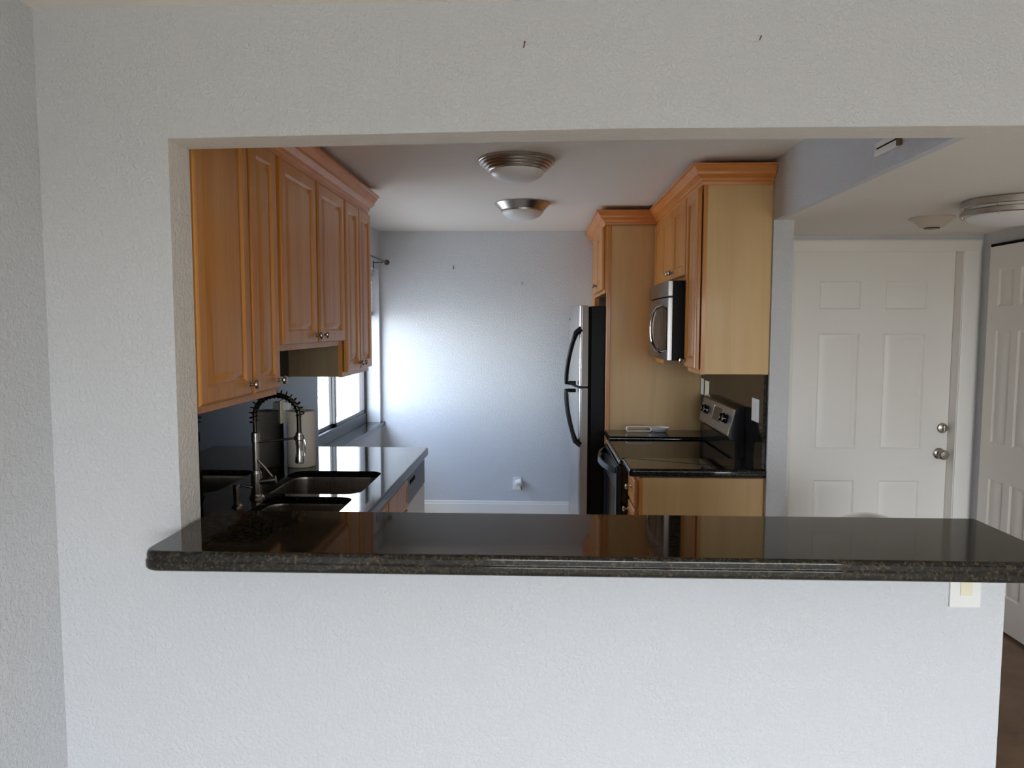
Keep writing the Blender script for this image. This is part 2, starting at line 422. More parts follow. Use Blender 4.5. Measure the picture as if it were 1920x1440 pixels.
RXF = .805
wall_cab('pale-sided maple wall cabinet at the near end, right of the microwave', KR - .002, RXF, 3.70, 4.008, 1.392, 2.335,
         [(3.715, 3.994, (3.962, 1.452))], 'maple wall cabinets over the stove', -1)
wall_cab('short maple cabinet with two doors directly above the microwave', KR - .002, RXF, 4.010, 4.788, 1.882, 2.335,
         [(4.022, 4.398, (4.362, 1.945)), (4.404, 4.78, (4.44, 1.945))], 'maple wall cabinets over the stove', -1)
wall_cab('narrow maple wall cabinet between the microwave and the tall fridge panel', KR - .002, RXF, 4.790, 5.116, 1.392, 2.335,
         [(4.80, 5.09, (4.83, 1.452))], 'maple wall cabinets over the stove', -1)
pnl = MB().box(.492, KR - .002, 5.12, 5.14, 0, 2.32)
tp = thing('fridge_side_panel', 'tall plain maple panel between the stove counter and the fridge', 'panel', (.8, 5.13, 0))
obj('panel_board', pnl, M['veneer'], tp)
obj('edge_strip', MB().box(.462, .4915, 5.116, 5.144, 0, 2.32, .002, 1), M['maple'], tp)
fc = thing('upper_cabinet', 'maple cabinet above the black-sided fridge in the far corner', 'cabinet', (.8, 5.7, 1.865))
obj('cabinet_body', MB().box(.488, KR - .002, 5.146, 6.345, 1.88, 2.335), M['veneer'], fc)
obj('face_frame', MB().plate(rect(5.146, 6.345, 1.862, 2.335), [rect(5.19, 6.0, 1.90, 2.29)], YZ(.4875, -1), 0, .034), M['maple'], fc)
add_door(fc, 5.175, 5.588, 1.885, 2.315, .4495, -1, (5.555, 1.935)); add_door(fc, 5.594, 6.01, 1.885, 2.315, .4495, -1, (5.625, 1.935))
obj('filler_strip', MB().box(.448, .4875, 6.03, 6.345, 1.70, 1.861, .002, 1), M['maple'], fc)
c = sweep(MB(), [(KR - .003, 3.70), (RXF, 3.70), (RXF, 5.114), (.4525, 5.114), (.4525, 6.345)][::-1], [(-o if False else o, z) for o, z in CROWN(2.322, .092, .07)])
tag(obj('crown_molding', c, M['crown'], smooth=25), 'reddish maple crown molding stepping over the right cabinets and fridge', 'molding')

# base cabinets, left run
BXF = -.69
def base_cab(label, xb, xf, y0, y1, s, fronts, side=None, ztop=.864):
    t = thing('base_cabinet', label, 'cabinet', ((xb + xf) / 2, (y0 + y1) / 2, 0))
    fx = xf - s * .02
    obj('cabinet_body', MB().box(min(xb, fx), max(xb, fx), y0, y1, .1, ztop - (.25 if 'sink' in label else 0)), side or M['veneer'], t)
    obj('toe_kick', MB().box(min(xb, fx - s * .06), max(xb, fx - s * .06), y0, y1, 0, .1), M['gap'], t)
    obj('face_frame', MB().plate(rect(y0, y1, .1, ztop), [rect(y0 + .04, y1 - .04, .14, ztop - .04)], YZ(fx, s), 0, .02), M['maple'], t)
    for a, b, c_, d, k, nm in fronts: add_door(t, a, b, c_, d, xf + s * .002, s, k, DRAWER if nm.startswith('drawer') else DOOR, nm)
    return t
base_cab('maple sink base cabinet with false drawer fronts below the sink', SX + .002, BXF, FW1 + .003, 3.715, 1,
         [(2.72, 3.205, .70, .845, None, 'drawer_front'), (3.215, 3.705, .70, .845, None, 'drawer_front'),
          (2.72, 3.205, .13, .69, (3.17, .66), 'door'), (3.215, 3.705, .13, .69, (3.25, .66), 'door')])
dw = thing('dishwasher', 'dishwasher with a grey control strip at the window end of the counter', 'dishwasher', (-1.0, 4.01, 0))
obj('tub', MB().box(SX + .01, -.70, 3.722, 4.30, .02, .864), M['blackmat'], dw)
obj('control_panel', MB().box(-.70, -.676, 3.724, 4.298, .705, .845, .004), M['greyplastic'], dw)
obj('latch_pocket', MB().box(-.6765, -.6735, 3.80, 3.95, .80, .822, .001), M['gap'], dw)
obj('dishwasher_door', MB().box(-.70, -.678, 3.724, 4.298, .10, .70, .006), M['plastic'], dw)
# counter with two bowl cut-outs
BIG = rrect(-1.205, -.765, 3.068, 3.572, .07); SML = rrect(-1.125, -.770, 2.72, 3.020, .06)
ct = MB()
out = clean(rrect(SX + .001, -.655, FW1 + .001, 4.31, [.0005, .0005, .012, .0005], 4))
prof = [(.034, .8835), (.034, .866), (.006, .866), (.001, .870), (0, .876), (0, .903), (.003, .910), (.009, .914)]
ct.loops([[Vector((x, y, z)) for x, y in inset(out, d)] for d, z in prof], False, False)
top = inset(out, .009)
ct.plate(top, [BIG, SML], XY, None, .914)
ct.plate(inset(out, .034), [BIG, SML], XY, None, .8835)
for h in (BIG, SML): ct.loops([[Vector((x, y, z)) for x, y in h] for z in (.8835, .914)], False, False)
tag(obj('countertop', ct, M['granite_k'], smooth=40), 'polished dark granite counter holding the sink, left side', 'countertop')
sk = thing('kitchen_sink', 'undermount steel double-bowl sink in the left granite counter', 'sink', (-1.0, 3.15, .68))
def bowl(nm, hole, depth, drain):
    h2 = inset(hole, -.004); hf = inset(hole, -.011)
    ls = [(hf, .883), (h2, .883), (inset(hole, 0.0), .872), (inset(hole, .006), .866 - depth + .035), (inset(hole, .014), .866 - depth + .012), (inset(hole, .035), .866 - depth)]
    m_ = MB().loops([[Vector((x, y, z)) for x, y in p] for p, z in ls], False, True)
    b = obj(nm, m_, M['sinksteel'], sk, smooth=50)
    obj('drain', MB().lathe([(.045, 0), (.045, .003), (.032, .004), (.03, .001), (.001, .001)], (*drain, .8665 - depth), (0, 0, 1), 20), M['chrome'], b)
bowl('large_bowl', BIG, .21, (-1.0, 3.32)); bowl('small_bowl', SML, .17, (-.95, 2.87))

# faucet
fx, fy = -1.174, 2.985
fa = thing('kitchen_faucet', 'tall spring-neck nickel faucet standing behind the sink', 'faucet', (fx, fy, .914))
obj('base', MB().lathe([(.03, 0), (.03, .006), (.024, .012), (.0215, .02), (.0215, .105), (.018, .110), (.018, .116)], (fx, fy, .914), n=28), M['nickel'], fa)
obj('post', MB().lathe([(.0135, 0), (.0135, .12), (.0165, .122), (.0165, .160), (.012, .164)], (fx, fy, 1.028), n=24), M['nickel'], fa)
arcp = []
z0, r_, cx, zc = 1.19, .084, fx + .092, 1.262
for i in range(6): arcp.append((fx, fy, 1.185 + (zc - 1.185) * i / 6))
for i in range(25):
    a = PI - PI * i / 24
    arcp.append((cx + .092 * math.cos(a), fy, zc + r_ * math.sin(a)))
for i in range(1, 6): arcp.append((cx + .092, fy, zc - .075 * i / 5))
obj('hose', MB().tube(arcp, .0095, 12), M['brownmetal'], fa)
# spring: helix round the hose path
def along(P, t):
    Ls = [0]
    for a, b in zip(P[:-1], P[1:]): Ls.append(Ls[-1] + (Vector(b) - Vector(a)).length)
    d = t * Ls[-1]
    for i in range(len(P) - 1):
        if d <= Ls[i + 1] + 1e-9:
            k = (d - Ls[i]) / (Ls[i + 1] - Ls[i]); a, b = Vector(P[i]), Vector(P[i + 1])
            return a.lerp(b, k), (b - a).normalized()
    return Vector(P[-1]), (Vector(P[-1]) - Vector(P[-2])).normalized()
hp = []; turns = 17; nn = turns * 18
for i in range(nn + 1):
    t = .10 + .74 * i / nn; p, tg = along(arcp, t)
    e1 = Vector((0, 1, 0)); e2 = tg.cross(e1)
    a = 2 * PI * turns * i / nn
    ow = p - Vector((cx, fy, min(p.z, zc) if p.z < zc else zc)); ow = ow.normalized() * .0055
    hp.append(p + ow + (e1 * math.cos(a) + e2 * math.sin(a)) * .0165)
obj('spring', MB().tube(hp, .0028, 6), M['brownmetal'], fa)
hx = cx + .092
sh_ = obj('spray_head', MB().lathe([(.012, 0), (.015, .006), (.0155, .05), (.0135, .056), (.0135, .085), (.017, .10), (.019, .125), (.017, .129), (.001, .129)], (hx, fy, 1.193), (0, 0, -1), 22), M['nickel'], fa)
obj('spray_lever', MB().tube([(hx + .016, fy, 1.17), (hx + .024, fy, 1.15), (hx + .024, fy, 1.095)], .003, 8), M['chrome'], sh_)
obj('support_arm', MB().tube([(fx + .012, fy, 1.150), (hx - .012, fy, 1.168)], .005, 10).lathe([(.0165, -.010), (.021, -.006), (.021, .010), (.0165, .012)], (hx, fy, 1.168), n=20), M['nickel'], fa)
obj('valve_body', MB().tube([(fx + .018, fy, .985), (fx + .078, fy + .01, .992)], .0155, 16), M['nickel'], fa)
obj('handle', MB().tube([(fx + .066, fy + .009, 1.0), (fx + .035, fy, 1.045), (fx + .012, fy - .01, 1.075)], [.005, .0045, .004], 10), M['nickel'], fa)
sd = thing('soap_dispenser', 'short nickel soap pump on the granite beside the faucet', 'soap dispenser', (-1.195, 2.835, .914))
obj('pump_body', MB().lathe([(.021, 0), (.021, .005), (.0135, .012), (.0125, .05), (.0145, .054), (.0145, .085), (.010, .090), (.001, .091)], (-1.195, 2.835, .914), n=22), M['nickel'], sd)
obj('spout', MB().tube([(-1.195, 2.835, .992), (-1.17, 2.838, 1.0), (-1.135, 2.842, .990)], [.007, .006, .005], 10), M['nickel'], sd)
# paper towels and the outlet behind
rl = thing('paper_towel_roll', 'upright roll of paper towels on the counter by the backsplash', 'paper towels', (-1.217, 3.70, .914))
prof_r = [(.020, 0), (.068, .0), (.071, .003), (.071, .281), (.069, .284), (.020, .284)]
obj('towel', MB().lathe(prof_r + [(.020, 0)], (-1.217, 3.70, .9145), n=40, cap0=False, cap1=False), M['towel'], rl)
obj('core', MB().lathe([(.0195, .001), (.0195, .283), (.017, .283), (.017, .001), (.0195, .001)], (-1.217, 3.70, .9145), n=28, cap0=False, cap1=False), M['card'], rl)
ol = thing('wall_outlet', 'outlet plate seen edge-on on the dark backsplash above the paper towels', 'outlet', (-1.293, 3.665, 1.14))
obj('plate', MB().box(SF + .0003, SF + .0065, 3.63, 3.70, 1.140, 1.256, .002), M['cream'], ol)
obj('plug', MB().box(SF + .007, SF + .042, 3.645, 3.681, 1.207, 1.249, .005), M['plastic'], ol)
# backsplashes
bs = MB().plate([(FW1 + .002, .9145), (4.268, .9145), (4.268, 1.365), (3.776, 1.365), (3.776, 1.5305), (2.8195, 1.5305), (2.8195, 1.365), (FW1 + .002, 1.365)], [], YZ(SX + .001), 0, SF - SX - .001)
tag(obj('backsplash', bs, M['granite_k'], smooth=0), 'mirror-polished black granite backsplash behind the sink and faucet', 'backsplash')
bs = MB().plate(rect(3.705, 5.118, .9145, 1.391), [], YZ(KR - .001, -1), 0, .019)
tag(obj('backsplash', bs, M['granite_k'], smooth=0), 'dark speckled granite backsplash behind the stove', 'backsplash')

# ------------------------------------------------------------------ right base run and stove
RBX = .512
base_cab('pale-sided maple base cabinet with a drawer at the near end by the stove', KR - .002, RBX, 3.722, 4.012, -1,
         [(3.735, 4.0, .705, .845, (3.868, .785), 'drawer'), (3.735, 4.0, .13, .69, (3.97, .64), 'door')])
base_cab('narrow maple base cabinet beyond the stove, against the tall fridge panel', KR - .002, RBX, 4.79, 5.116, -1,
         [(4.80, 5.10, .705, .845, (4.95, .785), 'drawer'), (4.80, 5.10, .13, .69, (4.83, .64), 'door')])
def slab(label, y0, y1, r):
    o_ = clean(rrect(.458, KR - .002, y0, y1, r, 5))
    m_ = MB().loops([[Vector((x, y, z)) for x, y in inset(o_, d)] for d, z in [(.008, .873), (.002, .876), (0, .882), (0, .900), (.003, .909), (.010, .914)]], True, True)
    tag(obj('countertop', m_, M['granite_k'], smooth=40), label, 'countertop')
slab('narrow piece of dark granite counter at the near side of the stove', 3.69, 4.014, [.02, .0005, .0005, .0005])
slab('strip of dark granite counter under the spoon rest, beyond the stove', 4.788, 5.118, [.0005, .0005, .0005, .02])
S0, S1 = 4.02, 4.782
st = thing('kitchen_range', 'black electric range with steel control panel between granite counters', 'stove', (.78, 4.4, 0))
obj('oven_body', MB().box(.462, 1.10, S0, S1, .03, .8855), M['black'], st)
obj('cooktop', MB().box(.452, 1.06, S0 - .002, S1 + .002, .886, .8985, .003), M['blackglass'], st)
obj('cooktop_trim', MB().box(.440, .4515, S0 + .0, S1 - .0, .878, .897, .004), M['steel'], st)
od = obj('oven_door', MB().box(.428, .461, S0 + .005, S1 - .005, .20, .87, .006), M['black'], st)
obj('oven_window', MB().box(.4265, .4285, S0 + .1, S1 - .1, .36, .72, .001), M['ovenglass'], od)
hp = []
for i in range(19):
    t = i / 18; y = S0 + .03 + (S1 - S0 - .06) * t
    hp.append((.428 - .062 * math.sin(PI * t) ** .7 if 0 < t < 1 else .430, y, .835 - .0 * t))
hl = [[Vector(p) + Vector((a, 0, b)) for a, b in ((-.008, -.016), (.006, -.018), (.008, .012), (-.004, .016))] for p in hp]
obj('oven_handle', MB().loops(hl), M['black'], od)
obj('storage_drawer', MB().box(.43, .461, S0 + .005, S1 - .005, .05, .19, .006), M['black'], st)
bg = MB().loops([[Vector((x, y, z)) for x, z in ((1.072, .899), (1.120, .899), (1.122, 1.198), (1.078, 1.190), (1.070, 1.182), (1.036, 1.030), (1.042, 1.018), (1.068, 1.008))] for y in (S0, S1)])
b = obj('backguard', bg, M['black'], st, smooth=20)
nv = Vector((-.152, 0, .034)).normalized()       # outward normal of the sloping panel
def BG(y, s_, o_):
    p = Vector((1.0385, y, 1.036)).lerp(Vector((1.0688, y, 1.178)), s_); return p + nv * o_
def bgquad(y0, y1, s0, s1, o0, o1):
    m_ = MB(); return m_.loops([[BG(y0, s0, o), BG(y1, s0, o), BG(y1, s1, o), BG(y0, s1, o)] for o in (o0, o1)])
cp = obj('control_panel', bgquad(S0 + .022, S1 - .012, 0, 1, -.002, .004), M['steel_mid'], b)
obj('panel_end_trim', bgquad(S0 + .012, S0 + .021, 0, 1, -.002, .006), M['chrome'], b)
obj('display', bgquad(4.275, 4.455, .30, .84, .004, .0055), M['lcd'], cp)
obj('display_trim', bgquad(4.456, 4.462, .28, .88, .004, .007), M['chrome'], cp)
for y in (4.135, 4.21, 4.60, 4.675):
    k = obj('knob', MB().lathe([(.027, 0), (.027, .006), (.022, .010), (.020, .026), (.016, .028), (.001, .028)], BG(y, .55, .004), nv, 24), M['black'], cp)
# microwave
mw = thing('microwave', 'stainless over-the-range microwave under the two-door cabinet', 'microwave', (.9, 4.4, 1.445))
my0, my1, mz0, mz1 = 4.014, 4.784, 1.447, 1.878
obj('microwave_case', MB().box(.720, KR - .003, my0, my1, mz0, mz1, .003), M['blackmat'], mw)
def mwfront(y0, y1, z0, z1, x0=.700):
    lp = []
    for i in range(13):
        t = i / 12; y = y0 + (y1 - y0) * t
        tt = (y - my0) / (my1 - my0); d = .012 * math.sin(PI * tt) + (-.006 if i == 12 else 0)
        lp.append([Vector((x0 - d, y, z0)), Vector((.7195, y, z0)), Vector((.7195, y, z1)), Vector((x0 - d, y, z1))])
    return MB().loops(lp)
obj('vent_panel', mwfront(my0 + .0215, my1, 1.795, mz1), M['steel_dark'], mw)
for a, b in ((mz0, 1.788), (1.795, mz1)): obj('end_trim', MB().box(.694, .7195, my0, my0 + .021, a, b, .003), M['steel_edge'], mw)
md = obj('microwave_door', mwfront(my0 + .0215, my1, mz0, 1.788), M['steel_dark'], mw)
wl = []
for i in range(9):
    y = 4.27 + (4.73 - 4.27) * i / 8; d = .012 * math.sin(PI * (y - my0) / (my1 - my0))
    wl.append([Vector((.698 - d, y, 1.50)), Vector((.701 - d, y, 1.50)), Vector((.701 - d, y, 1.735)), Vector((.698 - d, y, 1.735))])
obj('window', MB().loops(wl), M['mwglass'], md)
hh = []
for i in range(17):
    t = i / 16
    hh.append((.690 - .056 * math.sin(PI * t) ** .38 if 0 < t < 1 else .698, 4.20, 1.485 + .265 * t))
obj('handle', MB().tube(hh, .009, 10), M['chrome'], md)
obj('keypad', MB().box(.6925, .6985, 4.06, 4.15, 1.50, 1.735, .001), M['blackglass'], md)

# spoon rest
sr = thing('spoon_rest', 'white-rimmed dish with a long loop handle on the counter beyond the stove', 'dish', (.78, 5.02, .914))
obj('dish_bowl', MB().lathe([(.03, 0), (.045, .003), (.066, .022), (.072, .030), (.068, .030), (.06, .02), (.04, .008), (.001, .007)], (.822, 5.03, .9145), n=32), M['plastic'], sr)
lpz = [(x, 4.99, z) for x, z in rrect(.598, .765, .922, .954, .013, 5)]
obj('loop_handle', MB().tube(lpz, .0055, 8, cyclic=True), M['plastic'], sr)
# wall plates on the right backsplash
def wplate(name, label, cat, x, s, y0, y1, z0, z1, pm, rock, axis='x', group=None):
    t = thing(name, label, cat, (x, (y0 + y1) / 2, z0) if axis == 'x' else ((y0 + y1) / 2, x, z0), group)
    T = (lambda a, b, c_, d, p, q, bv: MB().box(min(x + s * p, x + s * q), max(x + s * p, x + s * q), a, b, c_, d, bv)) if axis == 'x' else \
        (lambda a, b, c_, d, p, q, bv: MB().box(a, b, min(x + s * p, x + s * q), max(x + s * p, x + s * q), c_, d, bv))
    obj('plate', T(y0, y1, z0, z1, 0.0005, .006, .002), pm, t)
    obj('rocker', T(rock[0], rock[1], rock[2], rock[3], .0055, .009, .0015), rock[4], t)
    return t
sx = KR - .02
wplate('light_switch', 'white switch plate on the dark backsplash at the near side of the stove', 'light switch', sx, -1, 3.765, 3.885, 1.142, 1.262, M['plastic'], (3.81, 3.84, 1.17, 1.235, M['frost']))
wplate('wall_outlet', 'cream outlet plate just above the far end of the stove panel', 'outlet', sx, -1, 4.865, 4.985, 1.165, 1.272, M['cream'], (4.91, 4.94, 1.19, 1.25, M['cream']))
wplate('light_switch', 'narrow white switch plate in the corner against the tall maple panel', 'light switch', sx, -1, 5.025, 5.105, 1.168, 1.278, M['plastic'], (5.05, 5.08, 1.19, 1.255, M['plastic']))
wplate('light_switch', 'cream rocker switch in a white plate under the bar counter overhang', 'light switch', FW0, -1, 1.112, 1.194, .875, 1.0185, M['plastic'], (1.138, 1.170, .908, 1.012, M['cream']), 'y')

# ------------------------------------------------------------------ fridge
R0, R1 = 5.168, 5.985
fr = thing('refrigerator', 'top-freezer fridge with steel doors, black sides and black handles', 'refrigerator', (.72, 5.58, 0))
obj('fridge_body', MB().box(.362, 1.06, R0 + .006, R1 - .006, .02, 1.772, .006), M['blackmat'], fr)
obj('door_gasket', MB().box(.344, .3615, R0 + .012, R1 - .012, .08, 1.77), M['gap'], fr)
def fdoor(z0, z1):
    pts = [(.3435, R0), (.300, R0), (.288, R0 + .006), (.279, R0 + .018)]
    for i in range(1, 12):
        t = i / 12; pts.append((.279 - .046 * math.sin(PI * t), R0 + .018 + (R1 - R0 - .036) * t))
    pts += [(.279, R1 - .018), (.288, R1 - .006), (.300, R1), (.3435, R1)]
    return MB().loops([[Vector((x, y, z)) for x, y in inset(pts[::-1], d)] for d, z in ((.004, z0), (0, z0 + .004), (0, z1 - .004), (.004, z1))])
d1 = obj('freezer_door', fdoor(1.212, 1.778), M['steel'], fr, smooth=30)
d2 = obj('fridge_door', fdoor(.09, 1.196), M['steel'], fr, smooth=30)
for d_ in (d1, d2):
    d_.data.materials.append(M['greypaint'])
    for p_ in d_.data.polygons:
        if abs(p_.normal.y) > .93: p_.material_index = 1
def fhandle(zs, flip):
    # bowed handle: broad end plate on the door, bulging away and returning square at the split
    yy = R0 + .022; P = []; 
    z_end, z_split = zs
    for i in range(15):
        t = i / 14
        P.append((.272 - .078 * math.sin(t * PI * .5) ** .85 if t > 0 else .296, yy - .012 + (.042 * t), z_end + (z_split - z_end) * t))
    P.append((.215, yy + .03, z_split)); P.append((.262, yy + .03, z_split))
    rr = [.021, .020, .018] + [.016] * 12 + [.014, .014]
    return MB().tube(P, rr, 10)
obj('door_handle', fhandle((1.615, 1.232), 0), M['blacksatin'], d1)
obj('door_handle', fhandle((.795, 1.178), 1), M['blacksatin'], d2)
obj('badge', MB().box(.2285, .2365, 5.56, 5.60, 1.676, 1.694, .001), M['dkmetal'], d1)
obj('hinge_cover', MB().box(.29, .34, R1 - .07, R1 - .01, 1.779, 1.79, .003), M['blackmat'], fr)

# ------------------------------------------------------------------ bar counter
q = lambda cx, cy, r, a0, a1, n=8: [(cx + r * math.cos(a0 + (a1 - a0) * i / n), cy + r * math.sin(a0 + (a1 - a0) * i / n)) for i in range(n + 1)]
bar = q(-.9465, 1.805, .05, PI, 1.5 * PI) + q(1.235, 1.81, .055, 1.5 * PI, 2 * PI) + q(1.27, 2.165, .02, 0, .5 * PI, 4) + [(-.9965, 2.185)]
bar = clean(bar)
prof = [(.012, 1.0195), (.005, 1.0205), (.001, 1.0245), (0, 1.030), (0, 1.041), (.0008, 1.0438), (.0026, 1.0458), (.0032, 1.0475), (.0032, 1.0585), (.0052, 1.0645), (.0090, 1.0685), (.014, 1.07)]
m_ = MB().loops([[Vector((x, y, z)) for x, y in inset(bar, d)] for d, z in prof], True, True)
tag(obj('bar_counter', m_, M['granite'], smooth=50), 'long polished granite bar counter spanning the pass-through opening', 'countertop')

# ------------------------------------------------------------------ six-panel doors
def six_panel(mb, T, u0, u1, v0, v1, cols, rows, th):
    holes = [rect(a, b, c_, d) for a, b in cols for c_, d in rows]
    mb.plate(rect(u0, u1, v0, v1), holes, T, None, th)
    mb.loops([[T(u, v, w_) for u, v in rect(u0, u1, v0, v1)] for w_ in (0, th)], True, False)
    for a, b in cols:
        for c_, d in rows:
            mb.panel(a, b, c_, d, T, [(0, th), (.009, th - .009), (.020, th - .009), (.05, th - .001)], cap0=False)
    return mb
d1 = struct_root('door_1', (1.9, HY + .02, 0), 'white six-panel entry door with a knob and deadbolt at the hall end', 'door')
KD = 1.0174; DZ = lambda z: 1.63 + (z - 1.63) * KD
sl = obj('door_slab', six_panel(MB(), XZ(HY + .117, -1), 1.473, 2.397, 0.013, 2.0672, [(1.604 * KD, 1.836 * KD), (1.975 * KD, 2.207 * KD)], [(.20, DZ(.74)), (DZ(.925), DZ(1.594)), (DZ(1.731), DZ(1.892))], .042), M['door'], d1, smooth=15)
jm = MB()
for a in ((1.4555, 1.4715), (2.399, 2.4145)): jm.box(*a, HY + .001, HY + .139, 0, 2.066)
jm.box(1.4555, 2.4145, HY + .001, HY + .139, 2.068, 2.0795)
for a in ((1.4718, 1.487), (2.383, 2.3987)): jm.box(*a, HY + .118, HY + .138, 0, 2.0675)
jm.box(1.4875, 2.3825, HY + .118, HY + .138, 2.052, 2.0675)
jm.box(1.4718, 2.3987, HY + .04, HY + .138, 0, .0125)
obj('door_jamb', jm, M['trim'], d1)
cas = [(0, 0), (.0, .012), (.008, .017), (.022, .018), (.055, .012), (.078, .008), (.086, .004), (.086, 0)]
cm = MB()
cm.loops([[Vector((2.49 - a, HY - .0005 - b, z)) for a, b in cas] for z in (0, 2.060)])
cm.loops([[Vector((1.375 + a, HY - .0005 - b, z)) for a, b in cas] for z in (0, 2.060)])
cm.loops([[Vector((x, HY - .0005 - b, 2.124 - a)) for a, b in [(p * .77, q_) for p, q_ in cas]] for x in (1.375, 2.49)])
obj('door_casing', cm, M['trim'], d1)
yk = HY + .075
obj('deadbolt', MB().lathe([(.030, 0), (.030, .005), (.026, .010), (.015, .013), (.001, .014)], (2.365, yk, 1.04), (0, -1, 0), 24).box(2.360, 2.370, yk - .03, yk - .012, 1.022, 1.058, .003), M['nickel'], sl)
obj('door_knob', MB().lathe([(.033, 0), (.033, .005), (.026, .010), (.013, .014), (.012, .030), (.022, .036), (.029, .048), (.029, .058), (.022, .066), (.001, .068)], (2.352, yk, .890), (0, -1, 0), 26), M['nickel'], sl)
d2 = struct_root('door_2', (HX, 3.68, 0), 'white panelled bifold closet door on the right side of the hall', 'door')
for y0, y1 in ((3.70, 4.185), (3.21, 3.696)):
    obj('door_leaf', six_panel(MB(), YZ(HX - .001, -1), y0, y1, .015, 2.068, [(y0 + .085, y0 + .215), (y1 - .215, y1 - .085)], [(.20, .80), (1.0, 1.615), (1.745, 1.945)], .026), M['door'], d2, smooth=15)
obj('top_gap_strip', MB().box(HX - .022, HX - .001, 3.2, 4.19, 2.070, 2.084), M['gap'], d2)  # near-black strip, puts the shade of the gap over the leaves into colour
obj('gap_strip', MB().box(HX - .008, HX - .001, 4.186, 4.196, .0, 2.084), M['gap'], d2)

# ------------------------------------------------------------------ ceiling fixtures
def flush(label, c_, R, ridged, z):
    t = thing('ceiling_light', label, 'ceiling light', (*c_, z))
    if ridged:
        pr = [(.10, 0), (R, 0), (R, .010)]
        for i in range(4):
            r0 = R - .003 - i * .0125; h = .012 + i * .011
            pr += [(r0, h), (r0 + .0015, h + .004), (r0 - .001, h + .008), (r0 - .009, h + .009)]
        pr += [(R - .055, .058)]
    else:
        pr = [(.10, 0), (R, 0), (R + .001, .005), (R - .004, .010), (R - .040, .048), (R - .042, .056), (R - .048, .056)]
    obj('ring', MB().lathe(pr, (*c_, z - .0005), (0, 0, -1), 56), M['nickel'], t, smooth=25)
    r1 = R - .052 if ridged else R - .047
    bw = [(r1 * math.cos(a), .052 + .060 * math.sin(a)) for a in [i * PI / 2 / 10 for i in range(11)]]
    obj('glass_bowl', MB().lathe([(r1, .045)] + bw, (*c_, z), (0, 0, -1), 56), M['frost'], t, smooth=60)
flush('nearer kitchen ceiling light with a ridged nickel ring and frosted bowl', (-.112, 3.66), .187, True, CZ)
flush('farther kitchen ceiling light with a smooth nickel ring and frosted bowl', (-.114, 4.93), .182, False, CZ)
hl_ = thing('ceiling_light', 'flush drum light with two nickel bands on the low hall ceiling', 'ceiling light', (1.925, 3.13, HZ))
cH = (1.925, 3.13, HZ - .0005)
obj('glass_drum', MB().lathe([(.160, 0), (.164, .02), (.164, .060), (.158, .070), (.125, .088), (.06, .102), (.001, .105)], cH, (0, 0, -1), 56), M['frost'], hl_, smooth=60)
for h, e in ((.001, .030), (.042, .024)):
    obj('band', MB().lathe([(.162, h), (.177, h), (.180, h + .003), (.180, h + e - .003), (.177, h + e), (.162, h + e), (.162, h)], cH, (0, 0, -1), 56, False, False), M['nickel'], hl_, smooth=40)
for a in (.9 * PI, 1.25 * PI, 1.6 * PI, .3 * PI):
    p = (cH[0] + .17 * math.cos(a), cH[1] + .17 * math.sin(a))
    obj('pin', MB().lathe([(.003, .004), (.003, .070), (.001, .072)], (*p, cH[2]), (0, 0, -1), 8), M['nickel'], hl_)
sm = thing('smoke_detector', 'beige flared smoke detector on the low hall ceiling', 'smoke detector', (1.865, 3.62, HZ))
obj('housing', MB().lathe([(.06, 0), (.098, 0), (.098, .006), (.082, .016), (.062, .036), (.050, .046), (.044, .048), (.001, .048)], (1.865, 3.62, HZ - .0005), (0, 0, -1), 40), M['beige'], sm)
obj('sensor_slot', MB().lathe([(.034, 0), (.034, .005), (.028, .006), (.001, .006)], (1.865, 3.62, HZ - .0486), (0, 0, -1), 28), M['dkmetal'], sm)

# ------------------------------------------------------------------ small things
ch = thing('door_chime', 'small white fitting with a dark slot high on the soffit face', 'door chime', (KR - .02, 2.46, 2.20))
obj('cover', MB().box(KR - .010, KR - .0005, 2.43, 2.585, 2.231, 2.25, .003), M['trim'], ch)
obj('lower_rail', MB().box(KR - .014, KR - .0005, 2.43, 2.585, 2.202, 2.224, .004), M['trim'], ch)
obj('slot', MB().box(KR - .007, KR - .001, 2.435, 2.58, 2.2235, 2.2315), M['gap'], ch)
obj('end_cap', MB().box(KR - .015, KR - .001, 2.414, 2.4295, 2.203, 2.224, .002), M['brown'], ch)
po = thing('wall_outlet', 'white outlet plate with a plugged-in air freshener low on the back wall', 'outlet', (-.175, BY, .21))
obj('plate', MB().box(-.222, -.146, BY - .007, BY - .0005, .205, .322, .002), M['plastic'], po)
obj('air_freshener', MB().lathe([(.022, 0), (.025, .006), (.025, .05), (.021, .055), (.001, .056)], (-.196, BY - .034, .272), (.93, -.1, .30), 20).box(-.195, -.168, BY - .03, BY - .0065, .262, .292, .003), M['plastic'], po)
obj('cord_end', MB().box(-.154, -.148, BY - .014, BY - .006, .208, .24, .001), M['dkmetal'], po)
def nail(label, p, q_, r_):
    m_ = MB().tube([p, q_], r_, 8).lathe([(r_ * 1.6, 0), (r_ * 1.6, .0015), (r_ * .5, .002)], p, (0, -1, 0), 10)
    tag(obj('picture_nail', m_, M['brown']), label, 'nail')
nail('small bent brass nail in the header wall near its middle', (-.041, FW0 - .006, 2.368), (-.0438, FW0 - .002, 2.355), .0016)
nail('tiny nail at the top of the header wall, above the stove cabinets', (.567, FW0 - .006, 2.375), (.5645, FW0 - .002, 2.367), .0014)
nail('short nail on the bright back wall nearest the window', (-.738, BY - .008, 2.146), (-.738, BY - .003, 2.118), .0026)
nail('lower nail on the back wall below the farther ceiling light', (-.147, BY - .008, 2.006), (-.148, BY - .003, 1.982), .0026)
